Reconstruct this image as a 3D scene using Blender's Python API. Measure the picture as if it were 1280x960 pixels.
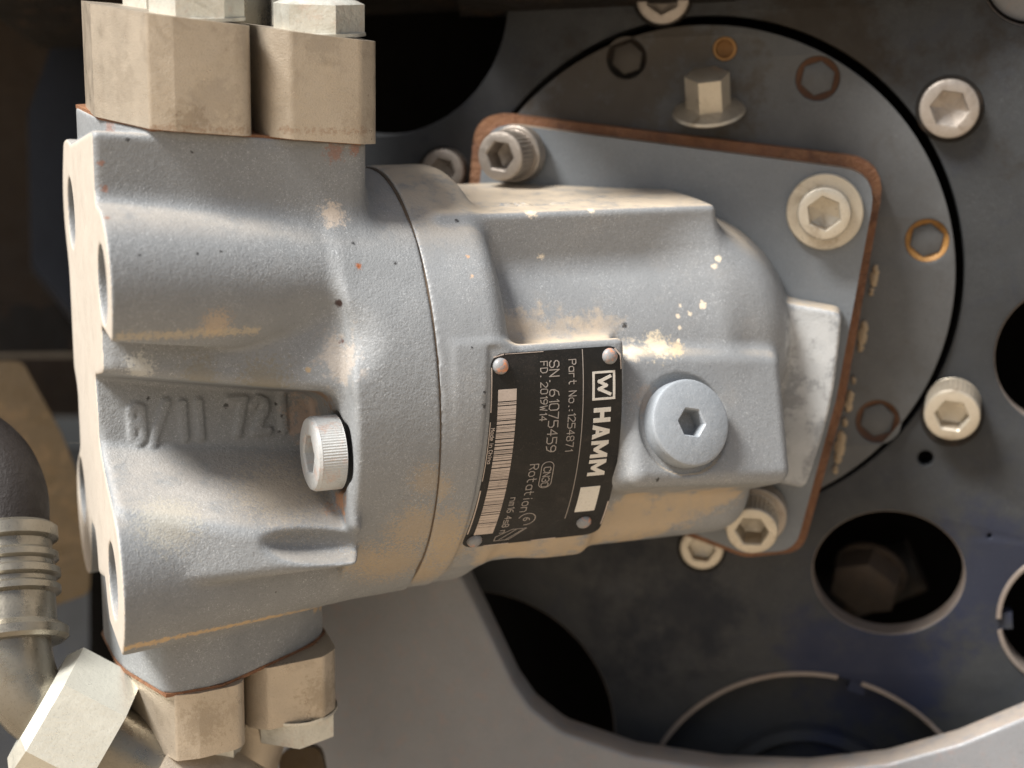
import bpy, bmesh, math, random
import numpy as np
from mathutils import Vector, Matrix, Quaternion
random.seed(7); rng = np.random.default_rng(7)
for _o in list(bpy.data.objects): bpy.data.objects.remove(_o)
# ------------------------------------------------------------------ scale, camera, light
S = 0.0003                     # one drawing unit = 0.3 mm
D = 2100.0                     # camera distance in drawing units
scene = bpy.context.scene
col = scene.collection
cam_d = bpy.data.cameras.new('camera'); cam = bpy.data.objects.new('camera', cam_d); col.objects.link(cam)
cam.location = (0, -D*S, 0); cam.rotation_euler = (math.radians(90), 0, 0)
cam_d.sensor_width = 36; cam_d.lens = 36*D/1280
cam_d.clip_start = 0.01; cam_d.clip_end = 200
cam_d.dof.use_dof = True; cam_d.dof.focus_distance = (D+70)*S; cam_d.dof.aperture_fstop = 5.6
scene.camera = cam
world = bpy.data.worlds.new('World'); scene.world = world; world.use_nodes = True
wn = world.node_tree; wn.nodes.clear()
SUN_EL, SUN_AZ = 48, 230       # elevation, compass bearing measured clockwise from +Y (the camera looks along +Y)
sky = wn.nodes.new('ShaderNodeTexSky'); sky.sky_type = 'NISHITA'; sky.sun_disc = False
sky.sun_elevation = math.radians(SUN_EL); sky.sun_rotation = math.radians(SUN_AZ)
sky.dust_density = 3.0; sky.air_density = 0.8; sky.ozone_density = 0.6
bg = wn.nodes.new('ShaderNodeBackground'); bg.inputs[1].default_value = 0.07
wo = wn.nodes.new('ShaderNodeOutputWorld')
hs_ = wn.nodes.new('ShaderNodeHueSaturation'); hs_.inputs['Saturation'].default_value = 0.6
wn.links.new(sky.outputs[0], hs_.inputs['Color']); wn.links.new(hs_.outputs[0], bg.inputs[0]); wn.links.new(bg.outputs[0], wo.inputs[0])
sd = bpy.data.lights.new('sun', 'SUN'); sun = bpy.data.objects.new('sun', sd); col.objects.link(sun)
sd.energy = 4.8; sd.angle = math.radians(18); sd.color = (1.0, 0.975, 0.94)
_az = math.radians(SUN_AZ); _el = math.radians(SUN_EL)
sdir = Vector((math.sin(_az)*math.cos(_el), math.cos(_az)*math.cos(_el), math.sin(_el)))
sun.rotation_euler = sdir.to_track_quat('Z', 'Y').to_euler()
scene.view_settings.view_transform = 'Standard'; scene.view_settings.look = 'None'
scene.view_settings.gamma = 1; scene.view_settings.exposure = 0.78
scene.cycles.use_denoising = True
scene.cycles.max_bounces = 6

# ------------------------------------------------------------------ frames (drawing units)
def nrm(v):
    v = np.array(v, float); return v/np.linalg.norm(v)
def P(px, py, d=0.0):
    f = (D+d)/D; return np.array([(px-640)*f, d, (480-py)*f])
EYE = np.array([0, -D, 0.0])
th = math.radians(20)
A = nrm([math.cos(th), math.sin(th), 0.07])            # motor axis, towards the flange
T0 = nrm(np.array([0, 0, 1.0])-A[2]*A); W0 = np.cross(A, T0)   # up, towards the camera
rho = math.radians(14)
W = W0*math.cos(rho)-T0*math.sin(rho); T = T0*math.cos(rho)+W0*math.sin(rho)
C0 = P(470, 472, 290)
N = nrm([-430, -D, -400])                              # drum axis, out of the mounting disc
U = nrm(np.cross(np.array([0, 0, 1.0]), N)*-1); V = np.cross(N, U)*1.0
if V[2] < 0: V = -V
if U[0] < 0: U = -U
F0 = P(850, 410, 400)
def hit(px, py, n, p0):
    d = P(px, py, 0)-EYE; k = ((p0-EYE)@n)/(d@n); return EYE+k*d
def duv(px, py, off=0.0):                              # where a sight line meets a plane parallel to the disc
    q = hit(px, py, N, F0+N*off)-F0; return (q@U, q@V)
def dpt(u, v, off=0.0): return F0+U*u+V*v+N*off
def bpt(s, t, w, roll=True): return C0+A*s+(T if roll else T0)*t+(W if roll else W0)*w

# ------------------------------------------------------------------ objects
WL = {}
def link(o, parent, loc):
    col.objects.link(o)
    WL[o.name] = Vector(loc)
    if parent: o.parent = parent; o.location = Vector(loc)-WL[parent.name]
    else: o.location = loc
    return o
def thing(name, label, cat, loc, group=None):
    o = bpy.data.objects.new(name, None); o.empty_display_size = 0.01
    link(o, None, Vector(np.array(loc)*S)); o['label'] = label; o['category'] = cat
    if group: o['group'] = group
    return o
def tag(o, label=None, cat=None, group=None, kind=None):
    if label: o['label'] = label
    if cat: o['category'] = cat
    if group: o['group'] = group
    if kind: o['kind'] = kind
    return o
def mesh_obj(name, verts, faces, mats, parent=None, smooth=True, fm=None, sharp=None):
    """verts in drawing units, world axes."""
    v = np.asarray(verts, float)
    c = (v.min(0)+v.max(0))/2
    me = bpy.data.meshes.new(name)
    me.from_pydata(((v-c)*S).tolist(), [], faces if isinstance(faces, list) else faces.tolist())
    if not isinstance(mats, (list, tuple)): mats = [mats]
    for m in mats: me.materials.append(m)
    if fm is not None: me.polygons.foreach_set('material_index', np.asarray(fm, np.int32))
    if smooth: me.shade_smooth()
    me.update()
    if sharp is not None:
        me.set_sharp_from_angle(angle=math.radians(sharp))
    o = bpy.data.objects.new(name, me)
    return link(o, parent, Vector(c*S))
def bm_obj(name, bm, mats, parent=None, M=None, sharp=32):
    """bm in local drawing units; M = (origin, X, Y, Z) axes."""
    bmesh.ops.recalc_face_normals(bm, faces=bm.faces)
    bm.verts.index_update()
    v = np.array([x.co[:] for x in bm.verts]); f = [[q.index for q in g.verts] for g in bm.faces]
    fm = [g.material_index for g in bm.faces]
    if M is not None:
        o_, X, Y, Z = M; v = o_+v[:, :1]*X+v[:, 1:2]*Y+v[:, 2:3]*Z
        if np.dot(np.cross(X, Y), Z) < 0: f = [g[::-1] for g in f]
    bm.free()
    return mesh_obj(name, v, f, mats, parent, True, fm, sharp)

# ------------------------------------------------------------------ materials
MATS = {}
def paint(name, base, rough=0.5, metal=0.0, speck=0.0, speck_col=(0.75, 0.77, 0.78), dust=0.0, dust_col=(0.50, 0.36, 0.22),
          rust=0.0, rust_col=(0.30, 0.10, 0.035), bump=0.3, grain=0.35, vary=0.25, blobs=(), origin=None, spec=0.5, blot=0.0,
          blot_col=(0.1, 0.08, 0.06), edge=0.0, edge_col=(0.8, 0.8, 0.78), coat=0.0, lump=1.6, cell=0.0, streak=0.0, dirs=None):
    """painted / cast / dusty metal. Coordinates are in drawing units. blobs: (x,y,z,radius,colour,strength,noise)"""
    m = bpy.data.materials.new(name); m.use_nodes = True; nt = m.node_tree; nt.nodes.clear()
    nd = nt.nodes.new; L = nt.links.new
    out = nd('ShaderNodeOutputMaterial'); pb = nd('ShaderNodeBsdfPrincipled'); L(pb.outputs[0], out.inputs[0])
    geo = nd('ShaderNodeNewGeometry')
    sc = nd('ShaderNodeVectorMath'); sc.operation = 'SCALE'; sc.inputs[3].default_value = 1/S
    L(geo.outputs['Position'], sc.inputs[0]); pos = sc.outputs[0]
    def noise(scale, detail=4, rough_=0.55, dist=0.0, vec=None):
        n = nd('ShaderNodeTexNoise'); n.inputs['Scale'].default_value = scale; n.inputs['Detail'].default_value = detail
        n.inputs['Roughness'].default_value = rough_; n.inputs['Distortion'].default_value = dist
        L(vec or pos, n.inputs['Vector']); return n.outputs['Fac']
    def mr(v, a, b, c=0.0, d=1.0, smooth=True):
        r = nd('ShaderNodeMapRange'); r.clamp = True
        if smooth: r.interpolation_type = 'SMOOTHSTEP'
        L(v, r.inputs[0]); r.inputs[1].default_value = a; r.inputs[2].default_value = b
        r.inputs[3].default_value = c; r.inputs[4].default_value = d; return r.outputs[0]
    def mul(a, b, op='MULTIPLY'):
        n = nd('ShaderNodeMath'); n.operation = op
        for k, x in enumerate((a, b)):
            if isinstance(x, (int, float)): n.inputs[k].default_value = x
            else: L(x, n.inputs[k])
        return n.outputs[0]
    def mix(a, b, f):
        n = nd('ShaderNodeMix'); n.data_type = 'RGBA'
        if isinstance(f, (int, float)): n.inputs[0].default_value = f
        else: L(f, n.inputs[0])
        for k, x in ((6, a), (7, b)):
            if isinstance(x, tuple): n.inputs[k].default_value = (*x[:3], 1)
            else: L(x, n.inputs[k])
        return n.outputs[2]
    b = tuple(base)
    c = mix(tuple(x*(1-vary) for x in b), tuple(min(1, x*(1+vary)) for x in b), noise(0.012, 5, 0.6))
    fine = noise(grain, 3, 0.6)
    c = mix(c, tuple(x*0.72 for x in b), mr(fine, 0.45, 0.30, 0, 0.6))
    rnode = mr(noise(0.03, 6, 0.7), 0.3, 0.7, rough-0.1, rough+0.14)
    if cell:
        vo = nd('ShaderNodeTexVoronoi'); vo.inputs['Scale'].default_value = 0.16; L(pos, vo.inputs['Vector'])
        c = mix(c, tuple(x*0.75 for x in b), mr(vo.outputs['Distance'], 0.2, 0.8, 0, cell))
    if blot:
        c = mix(c, blot_col, mul(mr(noise(0.02, 6, 0.7, 0.6), 0.50, 0.72), blot))
    if speck:
        a1 = mr(noise(0.36, 3, 0.75, 1.6), 0.54, 0.70); a2 = mr(noise(0.014, 5, 0.7), 0.33, 0.60)
        c = mix(c, speck_col, mul(mul(a1, a2), speck))
        a3 = mr(noise(0.13, 5, 0.75, 2.0), 0.56, 0.70)
        c = mix(c, speck_col, mul(mul(a3, a2), speck*0.3))
    if edge:
        c = mix(c, edge_col, mul(mr(geo.outputs['Pointiness'], 0.53, 0.62), mul(mr(noise(0.07, 4, 0.7), 0.35, 0.6), edge)))
    dustmask = None
    if dust:
        sep = nd('ShaderNodeSeparateXYZ'); L(geo.outputs['True Normal'], sep.inputs[0])
        up = mr(sep.outputs[2], 0.45, 0.92); brk = mr(noise(0.03, 7, 0.75), 0.25, 0.55)
        dustmask = mul(mul(up, brk), dust)
        dustmask = mul(dustmask, mul(mr(noise(0.015, 6, 0.75), 0.5, 0.8), dust*0.12), 'MAXIMUM')
        c = mix(c, dust_col, dustmask)
    if rust:
        c = mix(c, mix(rust_col, tuple(min(1, x*2.2) for x in rust_col), noise(0.12, 5, 0.7)), mul(mr(noise(0.05, 7, 0.75, 0.5), 0.5, 0.66), rust))
    ncache = {}
    for (bx, by, bz, r, bc, st, nz) in blobs:
        if nz not in ncache: ncache[nz] = mul(mul(noise(nz, 5, 0.75), -0.5, 'ADD'), 3.4)
        d = nd('ShaderNodeVectorMath'); d.operation = 'DISTANCE'; d.inputs[1].default_value = (bx, by, bz)
        L(pos, d.inputs[0])
        k = mul(mul(d.outputs['Value'], 1/r), ncache[nz], 'ADD')
        c = mix(c, bc, mr(k, 1.0, 0.35, 0, st))
    L(c, pb.inputs['Base Color'])
    pb.inputs['Metallic'].default_value = metal
    pb.inputs['Specular IOR Level'].default_value = spec
    if coat: pb.inputs['Coat Weight'].default_value = coat; pb.inputs['Coat Roughness'].default_value = 0.25
    L(rnode, pb.inputs['Roughness'])
    h = mul(mul(noise(0.11, 4, 0.6), lump), mul(fine, 0.7), 'ADD')
    bp = nd('ShaderNodeBump'); bp.inputs['Strength'].default_value = bump; bp.inputs['Distance'].default_value = 2.4*S
    L(h, bp.inputs['Height']); L(bp.outputs[0], pb.inputs['Normal'])
    MATS[name] = m
    return m
TAN = (0.52, 0.37, 0.22); RUST = (0.28, 0.09, 0.03); ORANGE = (0.40, 0.30, 0.18); CREAM = (0.78, 0.66, 0.5)
def bl(px, py, d, r, c, st, nz=0.06): q = P(px, py, d); return (q[0], q[1], q[2], r, c, st, nz)

# ------------------------------------------------------------------ signed-distance casting tools
def smin(a, b, k):
    h = np.clip(0.5+0.5*(b-a)/k, 0, 1); return b*(1-h)+a*h-k*h*(1-h)
def smax(a, b, k): return -smin(-a, -b, k)
def sdbox(x, y, z, c, h, r):
    qx = np.abs(x-c[0])-(h[0]-r); qy = np.abs(y-c[1])-(h[1]-r); qz = np.abs(z-c[2])-(h[2]-r)
    return np.sqrt(np.maximum(qx, 0)**2+np.maximum(qy, 0)**2+np.maximum(qz, 0)**2)+np.minimum(np.maximum(qx, np.maximum(qy, qz)), 0)-r
def sdcyl(x, y, z, x0, x1, cy, cz, R, r=0.0):      # axis along x
    dr = np.sqrt((y-cy)**2+(z-cz)**2)-(R-r); dx = np.abs(x-(x0+x1)/2)-((x1-x0)/2-r)
    return np.sqrt(np.maximum(dr, 0)**2+np.maximum(dx, 0)**2)+np.minimum(np.maximum(dr, dx), 0)-r
def sdpoly(x, z, poly):                            # convex polygon, counter-clockwise
    ar = sum(poly[i][0]*poly[(i+1) % len(poly)][1]-poly[(i+1) % len(poly)][0]*poly[i][1] for i in range(len(poly)))
    sgn = 1 if ar > 0 else -1; d = None
    for i in range(len(poly)):
        (x0, z0), (x1, z1) = poly[i], poly[(i+1) % len(poly)]
        ex, ez = x1-x0, z1-z0; l = math.hypot(ex, ez)
        e = ((x-x0)*ez-(z-z0)*ex)/l*sgn
        d = e if d is None else smax(d, e, 14)
    return d
def ellipsoid(x, y, z, c, r):
    k0 = np.sqrt(((x-c[0])/r[0])**2+((y-c[1])/r[1])**2+((z-c[2])/r[2])**2)
    k1 = np.sqrt(((x-c[0])/r[0]**2)**2+((y-c[1])/r[1]**2)**2+((z-c[2])/r[2]**2)**2)+1e-9
    return k0*(k0-1)/k1
def stroke(x, y, pts, r):
    d = None
    for (x0, y0), (x1, y1) in zip(pts[:-1], pts[1:]):
        ex, ey = x1-x0, y1-y0; l2 = ex*ex+ey*ey+1e-9
        h = np.clip(((x-x0)*ex+(y-y0)*ey)/l2, 0, 1)
        e = np.sqrt((x-x0-h*ex)**2+(y-y0-h*ey)**2)
        d = e if d is None else np.minimum(d, e)
    return d-r
def surface_nets(f, lo, hi, h):
    """f(x,y,z)->sdf. returns verts, quads."""
    ax = [np.arange(lo[i], hi[i]+h, h, dtype=np.float32) for i in range(3)]
    n = [len(a) for a in ax]
    G = np.empty(n, np.float32)
    for i0 in range(0, n[0], 24):
        X, Y, Z = np.meshgrid(ax[0][i0:i0+24], ax[1], ax[2], indexing='ij', copy=False)
        G[i0:i0+24] = f(X, Y, Z)
    G[0] = G[-1] = 5; G[:, 0] = G[:, -1] = 5; G[:, :, 0] = G[:, :, -1] = 5
    neg = G < 0
    c = np.zeros([k-1 for k in n], np.int8)
    for i in (0, 1):
        for j in (0, 1):
            for k in (0, 1): c += neg[i:n[0]-1+i, j:n[1]-1+j, k:n[2]-1+k]
    act = (c > 0) & (c < 8)
    I = np.argwhere(act); idx = np.full(c.shape, -1, np.int64); idx[act] = np.arange(len(I))
    acc = np.zeros((len(I), 3)); cnt = np.zeros(len(I))
    for axn in range(3):
        for a in (0, 1):
            for b in (0, 1):
                o0 = [a, b]; o0.insert(axn, 0); o1 = [a, b]; o1.insert(axn, 1)
                g0 = G[I[:, 0]+o0[0], I[:, 1]+o0[1], I[:, 2]+o0[2]]; g1 = G[I[:, 0]+o1[0], I[:, 1]+o1[1], I[:, 2]+o1[2]]
                cr = (g0 < 0) != (g1 < 0); t = np.where(cr, g0/np.where(cr, g0-g1, 1), 0)
                p = np.array(o0, float)[None].repeat(len(I), 0); p[:, axn] = t
                acc[cr] += p[cr]; cnt += cr
    verts = (I+acc/cnt[:, None])*h+np.array([a[0] for a in ax])
    quads = []
    for axn in range(3):
        sl0 = [slice(None)]*3; sl1 = [slice(None)]*3; sl0[axn] = slice(0, -1); sl1[axn] = slice(1, None)
        s0, s1 = neg[tuple(sl0)], neg[tuple(sl1)]
        e = np.argwhere(s0 != s1); o = [k for k in range(3) if k != axn]
        e = e[(e[:, o[0]] > 0) & (e[:, o[1]] > 0) & (e[:, o[0]] < n[o[0]]-1) & (e[:, o[1]] < n[o[1]]-1)]
        q = []
        for (a, b) in ((1, 1), (0, 1), (0, 0), (1, 0)):
            v = e.copy(); v[:, o[0]] -= a; v[:, o[1]] -= b; q.append(idx[v[:, 0], v[:, 1], v[:, 2]])
        q = np.stack(q, 1); fl = s0[e[:, 0], e[:, 1], e[:, 2]]
        if axn == 1: fl = ~fl
        q[~fl] = q[~fl][:, ::-1]
        quads.append(q)
    return verts, np.concatenate(quads)
def sdf_obj(name, f, lo, hi, h, frame, mats, parent, matfn=None):
    v, q = surface_nets(f, lo, hi, h)
    o_, X, Y, Z = frame
    fm = matfn(v[q].mean(1), v, q) if matfn else None
    w = o_+v[:, :1]*X+v[:, 1:2]*Y+v[:, 2:3]*Z
    return mesh_obj(name, w, q, mats, parent, True, fm)

# ------------------------------------------------------------------ mechanical tools
def prism_bm(poly, z0, z1, bev=0.0, seg=2):
    bm = bmesh.new()
    b = [bm.verts.new((x, y, z0)) for x, y in poly]; t = [bm.verts.new((x, y, z1)) for x, y in poly]
    bm.faces.new(b[::-1]); bm.faces.new(t)
    for i in range(len(poly)): j = (i+1) % len(poly); bm.faces.new((b[i], b[j], t[j], t[i]))
    if bev:
        es = [e for e in bm.edges if e.calc_face_angle(0) > math.radians(30)]
        bmesh.ops.bevel(bm, geom=es, offset=bev, segments=seg, profile=0.5, affect='EDGES', clamp_overlap=True)
    return bm
def rrect(x0, x1, y0, y1, r, n=6):
    p = []
    for cx, cy, a in ((x1-r, y0+r, -90), (x1-r, y1-r, 0), (x0+r, y1-r, 90), (x0+r, y0+r, 180)):
        for k in range(n+1):
            q = math.radians(a+90*k/n); p.append((cx+r*math.cos(q), cy+r*math.sin(q)))
    return p
def round_poly(poly, r, n=6):
    """round every corner; r number or list."""
    out = []; m = len(poly)
    for i in range(m):
        p0, p, p1 = (np.array(poly[(i+k) % m], float) for k in (-1, 0, 1)); rr = r[i] if isinstance(r, (list, tuple)) else r
        a, b = nrm(p0-p), nrm(p1-p); ang = math.acos(max(-1, min(1, a@b)))
        d = min(rr/math.tan(ang/2), 0.48*np.linalg.norm(p0-p), 0.48*np.linalg.norm(p1-p)); q0, q1 = p+a*d, p+b*d
        for k in range(n+1):
            t = k/n; out.append(tuple((1-t)**2*q0+2*t*(1-t)*p+t*t*q1))
    return out
def lathe_bm(prof, seg=48, bm=None):               # prof = (radius, z) list, axis z
    bm = bm or bmesh.new(); rings = []
    for r, z in prof:
        if r < 1e-6: rings.append([bm.verts.new((0, 0, z))])
        else: rings.append([bm.verts.new((r*math.cos(2*math.pi*k/seg), r*math.sin(2*math.pi*k/seg), z)) for k in range(seg)])
    for a, b in zip(rings[:-1], rings[1:]):
        for k in range(seg):
            j = (k+1) % seg
            if len(a) == 1 and len(b) == 1: continue
            if len(a) == 1: bm.faces.new((a[0], b[k], b[j]))
            elif len(b) == 1: bm.faces.new((a[k], a[j], b[0]))
            else: bm.faces.new((a[k], a[j], b[j], b[k]))
    return bm
def cap_bm(R, H, hexr, depth, knurl=0, ch=4.0, rot=0.0, seg=72):
    """socket cap head: base at z=0, top at z=H, hexagonal socket."""
    bm = bmesh.new(); rings = []
    def ring(fn, z): rings.append([bm.verts.new((*fn(k), z)) for k in range(seg)])
    def circ(r, kn=0):
        def g(k):
            a = 2*math.pi*k/seg; q = r-(kn if k % 2 else 0); return (q*math.cos(a), q*math.sin(a))
        return g
    def hexa(r):
        def g(k):
            a = 2*math.pi*k/seg; b = ((a-rot+math.pi/6) % (math.pi/3))-math.pi/6; q = r*math.cos(math.pi/6)/math.cos(b)
            return (q*math.cos(a), q*math.sin(a))
        return g
    ring(circ(R), 0); ring(circ(R, knurl), 0.5); ring(circ(R, knurl), H-ch-0.5); ring(circ(R), H-ch)
    ring(circ(R-ch*0.35), H-ch*0.3); ring(circ(R-ch), H); ring(hexa(hexr+2.2), H); ring(hexa(hexr), H-2.2); ring(hexa(hexr*0.99), H-depth)
    for a, b in zip(rings[:-1], rings[1:]):
        for k in range(seg): j = (k+1) % seg; bm.faces.new((a[k], a[j], b[j], b[k]))
    c = bm.verts.new((0, 0, H-depth-hexr*0.35)); a = rings[-1]
    for k in range(seg): bm.faces.new((a[k], a[(k+1) % seg], c))
    return bm
def axes(n, ref=(0, 0, 1)):
    n = nrm(n); x = nrm(np.cross(np.array(ref, float), n)); y = np.cross(n, x); return x, y, n
def hexhead_bm(R, H, rot=0.0, washer=0.0, ch=5):
    bm = bmesh.new()
    if washer: lathe_bm([(R*1.02, 0), (R*1.02, washer), (R*0.9, washer+0.5)], 48, bm)
    rings = []
    for r, z in ((R, washer), (R, washer+H-ch)):
        rings.append([bm.verts.new((r*math.cos(rot+math.pi/3*k), r*math.sin(rot+math.pi/3*k), z)) for k in range(6)])
    bm.faces.new(rings[0][::-1])
    for k in range(6): j = (k+1) % 6; bm.faces.new((rings[0][k], rings[0][j], rings[1][j], rings[1][k]))
    top = [bm.verts.new((R*0.8*math.cos(rot+math.pi/3*k), R*0.8*math.sin(rot+math.pi/3*k), washer+H)) for k in range(6)]
    for k in range(6): j = (k+1) % 6; bm.faces.new((rings[1][k], rings[1][j], top[j], top[k]))
    bm.faces.new(top)
    es = [e for e in bm.edges if len(e.link_faces) == 2 and e.calc_face_angle(0) > 0.3 and e.verts[0].co.z >= washer-0.01 and e.verts[1].co.z >= washer-0.01]
    bmesh.ops.bevel(bm, geom=es, offset=1.6, segments=2, profile=0.5, affect='EDGES')
    return bm
def plate_curve(name, outer, holes, thick, bev, frame, mats, parent, off=0.0):
    """flat plate with holes: front face at z=off, thickness going down; rounded rims of radius bev."""
    cu = bpy.data.curves.new('plate', 'CURVE'); cu.dimensions = '2D'; cu.fill_mode = 'BOTH'
    cu.extrude = max(0.01, thick/2-bev); cu.bevel_depth = bev; cu.bevel_resolution = 2; cu.offset = -bev
    for pts in [outer]+holes:
        sp = cu.splines.new('POLY'); sp.points.add(len(pts)-1)
        for q, (x, y) in zip(sp.points, pts): q.co = (x, y, 0, 1)
        sp.use_cyclic_u = True
    ob = bpy.data.objects.new('tmp', cu); col.objects.link(ob)
    dg = bpy.context.evaluated_depsgraph_get(); me = bpy.data.meshes.new_from_object(ob.evaluated_get(dg))
    bm = bmesh.new(); bm.from_mesh(me)
    bmesh.ops.translate(bm, vec=(0, 0, off-thick/2), verts=bm.verts)
    bmesh.ops.remove_doubles(bm, verts=bm.verts, dist=0.02)
    bpy.data.objects.remove(ob); bpy.data.curves.remove(cu); bpy.data.meshes.remove(me)
    for f in bm.faces: f.material_index = 0
    return bm_obj(name, bm, mats, parent, frame, 35)
def circle(c, r, n=72, sq=1.0): return [(c[0]+r*math.cos(2*math.pi*k/n), c[1]+sq*r*math.sin(2*math.pi*k/n)) for k in range(n)]
def tube_mesh(name, pts, rad, mats, parent=None, n=32):
    pts = [np.array(p, float) for p in pts]; V_ = []; F = []
    x = None
    for i, p in enumerate(pts):
        t = nrm(pts[min(i+1, len(pts)-1)]-pts[max(i-1, 0)])
        if x is None: x = nrm(np.cross(t, [0.3, 0.2, 0.9]))
        x = nrm(x-t*(x@t)); y = np.cross(t, x); r = rad[i] if isinstance(rad, (list, tuple)) else rad
        for k in range(n):
            a = 2*math.pi*k/n; V_.append(p+x*r*math.cos(a)+y*r*math.sin(a))
    for i in range(len(pts)-1):
        for k in range(n):
            j = (k+1) % n; F.append([i*n+k, i*n+j, (i+1)*n+j, (i+1)*n+k])
    F.append(list(range(n))[::-1]); F.append([(len(pts)-1)*n+k for k in range(n)])
    return mesh_obj(name, np.array(V_), F, mats, parent, True, None, 40)

TAP = 0.00025
def taper(s): return 1-TAP*(s+60)
BF = (C0, A, T, W)          # rolled body frame
B0 = (C0, A, T0, W0)
cr, sr = math.cos(rho), math.sin(rho)
neck_plan = [(-392, -90), (-380, 62), (-332, 170), (-66, 170), (-50, 140), (-50, -160), (-340, -160)]
neck_low = [(-390, -60), (-384, 66), (-338, 186), (-265, 192), (-125, 122), (-100, 90), (-100, -150), (-330, -160)]
DIG = {  # cast digit strokes in a 10 x 16 cell
 '8': [[(2, 8), (8, 9), (8, 15), (5, 16), (2, 14), (2, 9), (8, 7), (8, 2), (5, 0), (2, 2), (2, 8)]],
 '/': [[(0, -1), (9, 17)]], '1': [[(5, 0), (5, 16)]], '7': [[(1, 16), (9, 16), (4, 0)]], '2': [[(1, 13), (4, 16), (8, 14), (8, 10), (1, 0), (9, 0)]],
 '3': [[(1, 14), (5, 16), (8, 13), (4, 8), (8, 4), (5, 0), (1, 2)]]}
def cover_sdf(s, t, w):
    tt = t/taper(s); t0 = tt*cr-w*sr; w0 = tt*sr+w*cr
    d = sdcyl(s, t0, w0, -112, 30, 0, 0, 300, 9)
    core = sdbox(s, tt, w, (-245, 0, 0), (156, 215, 180), 60)
    d = smin(d, core, 26)
    kk = np.clip((s+400)/320, 0, 1)
    for bt, bw, r, bt2, bw2, r2 in ((176, 203, 88, 168, 146, 74), (-172, 196, 94, -192, 114, 84)):
        cy, cz, rr_ = bt+(bt2-bt)*kk, bw+(bw2-bw)*kk, r+(r2-r)*kk
        b = np.sqrt((tt-cy)**2+(w-cz)**2)-rr_
        b = smax(b, np.maximum(-401-s, s-30), 4)
        if bt < 0: b = smax(b, -tt-(247+38*kk), 3)
        else: b = smax(b, (128-50*kk)-tt, 5)
        d = smin(d, b, 22 if bt > 0 else 15)
    for bt, bw, r in ((215, -130, 80), (-190, -130, 80)):
        d = smin(d, sdcyl(s, tt, w, -401, -60, bt, bw, r, 2), 20)
    # web between the near bosses, rising towards the ring
    d = smin(d, sdbox(s, t0, w0-62*kk, (-250, -40, 84), (150, 190, 118), 16), 7)
    # port necks
    pl = sdpoly(s, w, neck_plan)
    nk = np.minimum(smax(pl, np.abs(tt-175)-175, 3), smax(sdbox(s, tt, w, (-236, 174, 0), (165, 175, 171), 10), (tt-349+0.16*(168-w))*0.98, 14))
    d = smin(d, nk, 30)
    d = smin(d, smax(sdpoly(s, w, neck_low), np.abs(tt+168)-168, 3), 10)
    # pocket with floor tilted outwards towards the bottom
    fl = 0.90*(w0-158)+0.42*(t0+10)             # distance above the tilted floor
    q_ = np.clip(-t0-50-0.12*(s+386), 0, 400); fl = w0-(98+np.sqrt(q_*q_+400)*1.6-32)
    top = 24-0.135*(s+386)                       # upper edge sinks to the right
    pk = smax(-fl*0.55, smax(t0-top, s+116, 26), 7)
    pk = smax(pk, -t0-215, 20)
    d = smax(d, -pk, 14)
    # bolt counterbore
    bd = sdcyl(s, t0, w0, -168, -94, -88, 212, 50, 10)
    d = smax(d, -bd, 10)
    # dimples
    d = smax(d, -ellipsoid(s, t0+0.16*(s+160), w0, (-158, -198, 262), (78, 24, 52)), 10)
    d = smax(d, -ellipsoid(s, t0, w0, (-140, 60, 330), (55, 45, 62)), 36)
    # threaded holes in the end face
    for bt, bw, r in ((180, 212, 44), (-176, 190, 45), (215, -112, 44), (-160, -140, 44)):
        d = smax(d, -sdcyl(s, tt, w, -460, -330, bt, bw, r, 1), 3)
    d = np.maximum(np.maximum(d, -400-s), s+0.8)
    # cast number on the pocket floor
    num = None; x = -362
    for ch in '8/11 721':
        if ch != ' ':
            for st in DIG[ch]:
                e = stroke(s, t0, [(x+a*2.3, -58+b*2.7) for a, b in st], 3.6); num = e if num is None else np.minimum(num, e)
        x += 30 if ch != '1' else 21
    num = np.maximum(num, np.abs(fl)-2.8)
    d = smin(d, num, 6)
    return d
def cover_mats(cen, v, q):
    return (cen[:, 0] < -398.6).astype(int)
HB = hit(868, 520, nrm([0.45, -0.88, 0.15]), P(868, 520, 190))
bn = nrm([0.42, -0.89, 0.16]); bx, by, _ = axes(bn)   # plug boss frame
BC = P(872, 520, 190)
FC = F0+U*duv(835, 412)[0]+V*duv(835, 412)[1]
TPAD = 34.0
RIB = [duv(*p, 66) for p in [(980, 378), (1053, 391), (1040, 512), (1006, 612), (955, 600), (970, 470)]]
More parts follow.
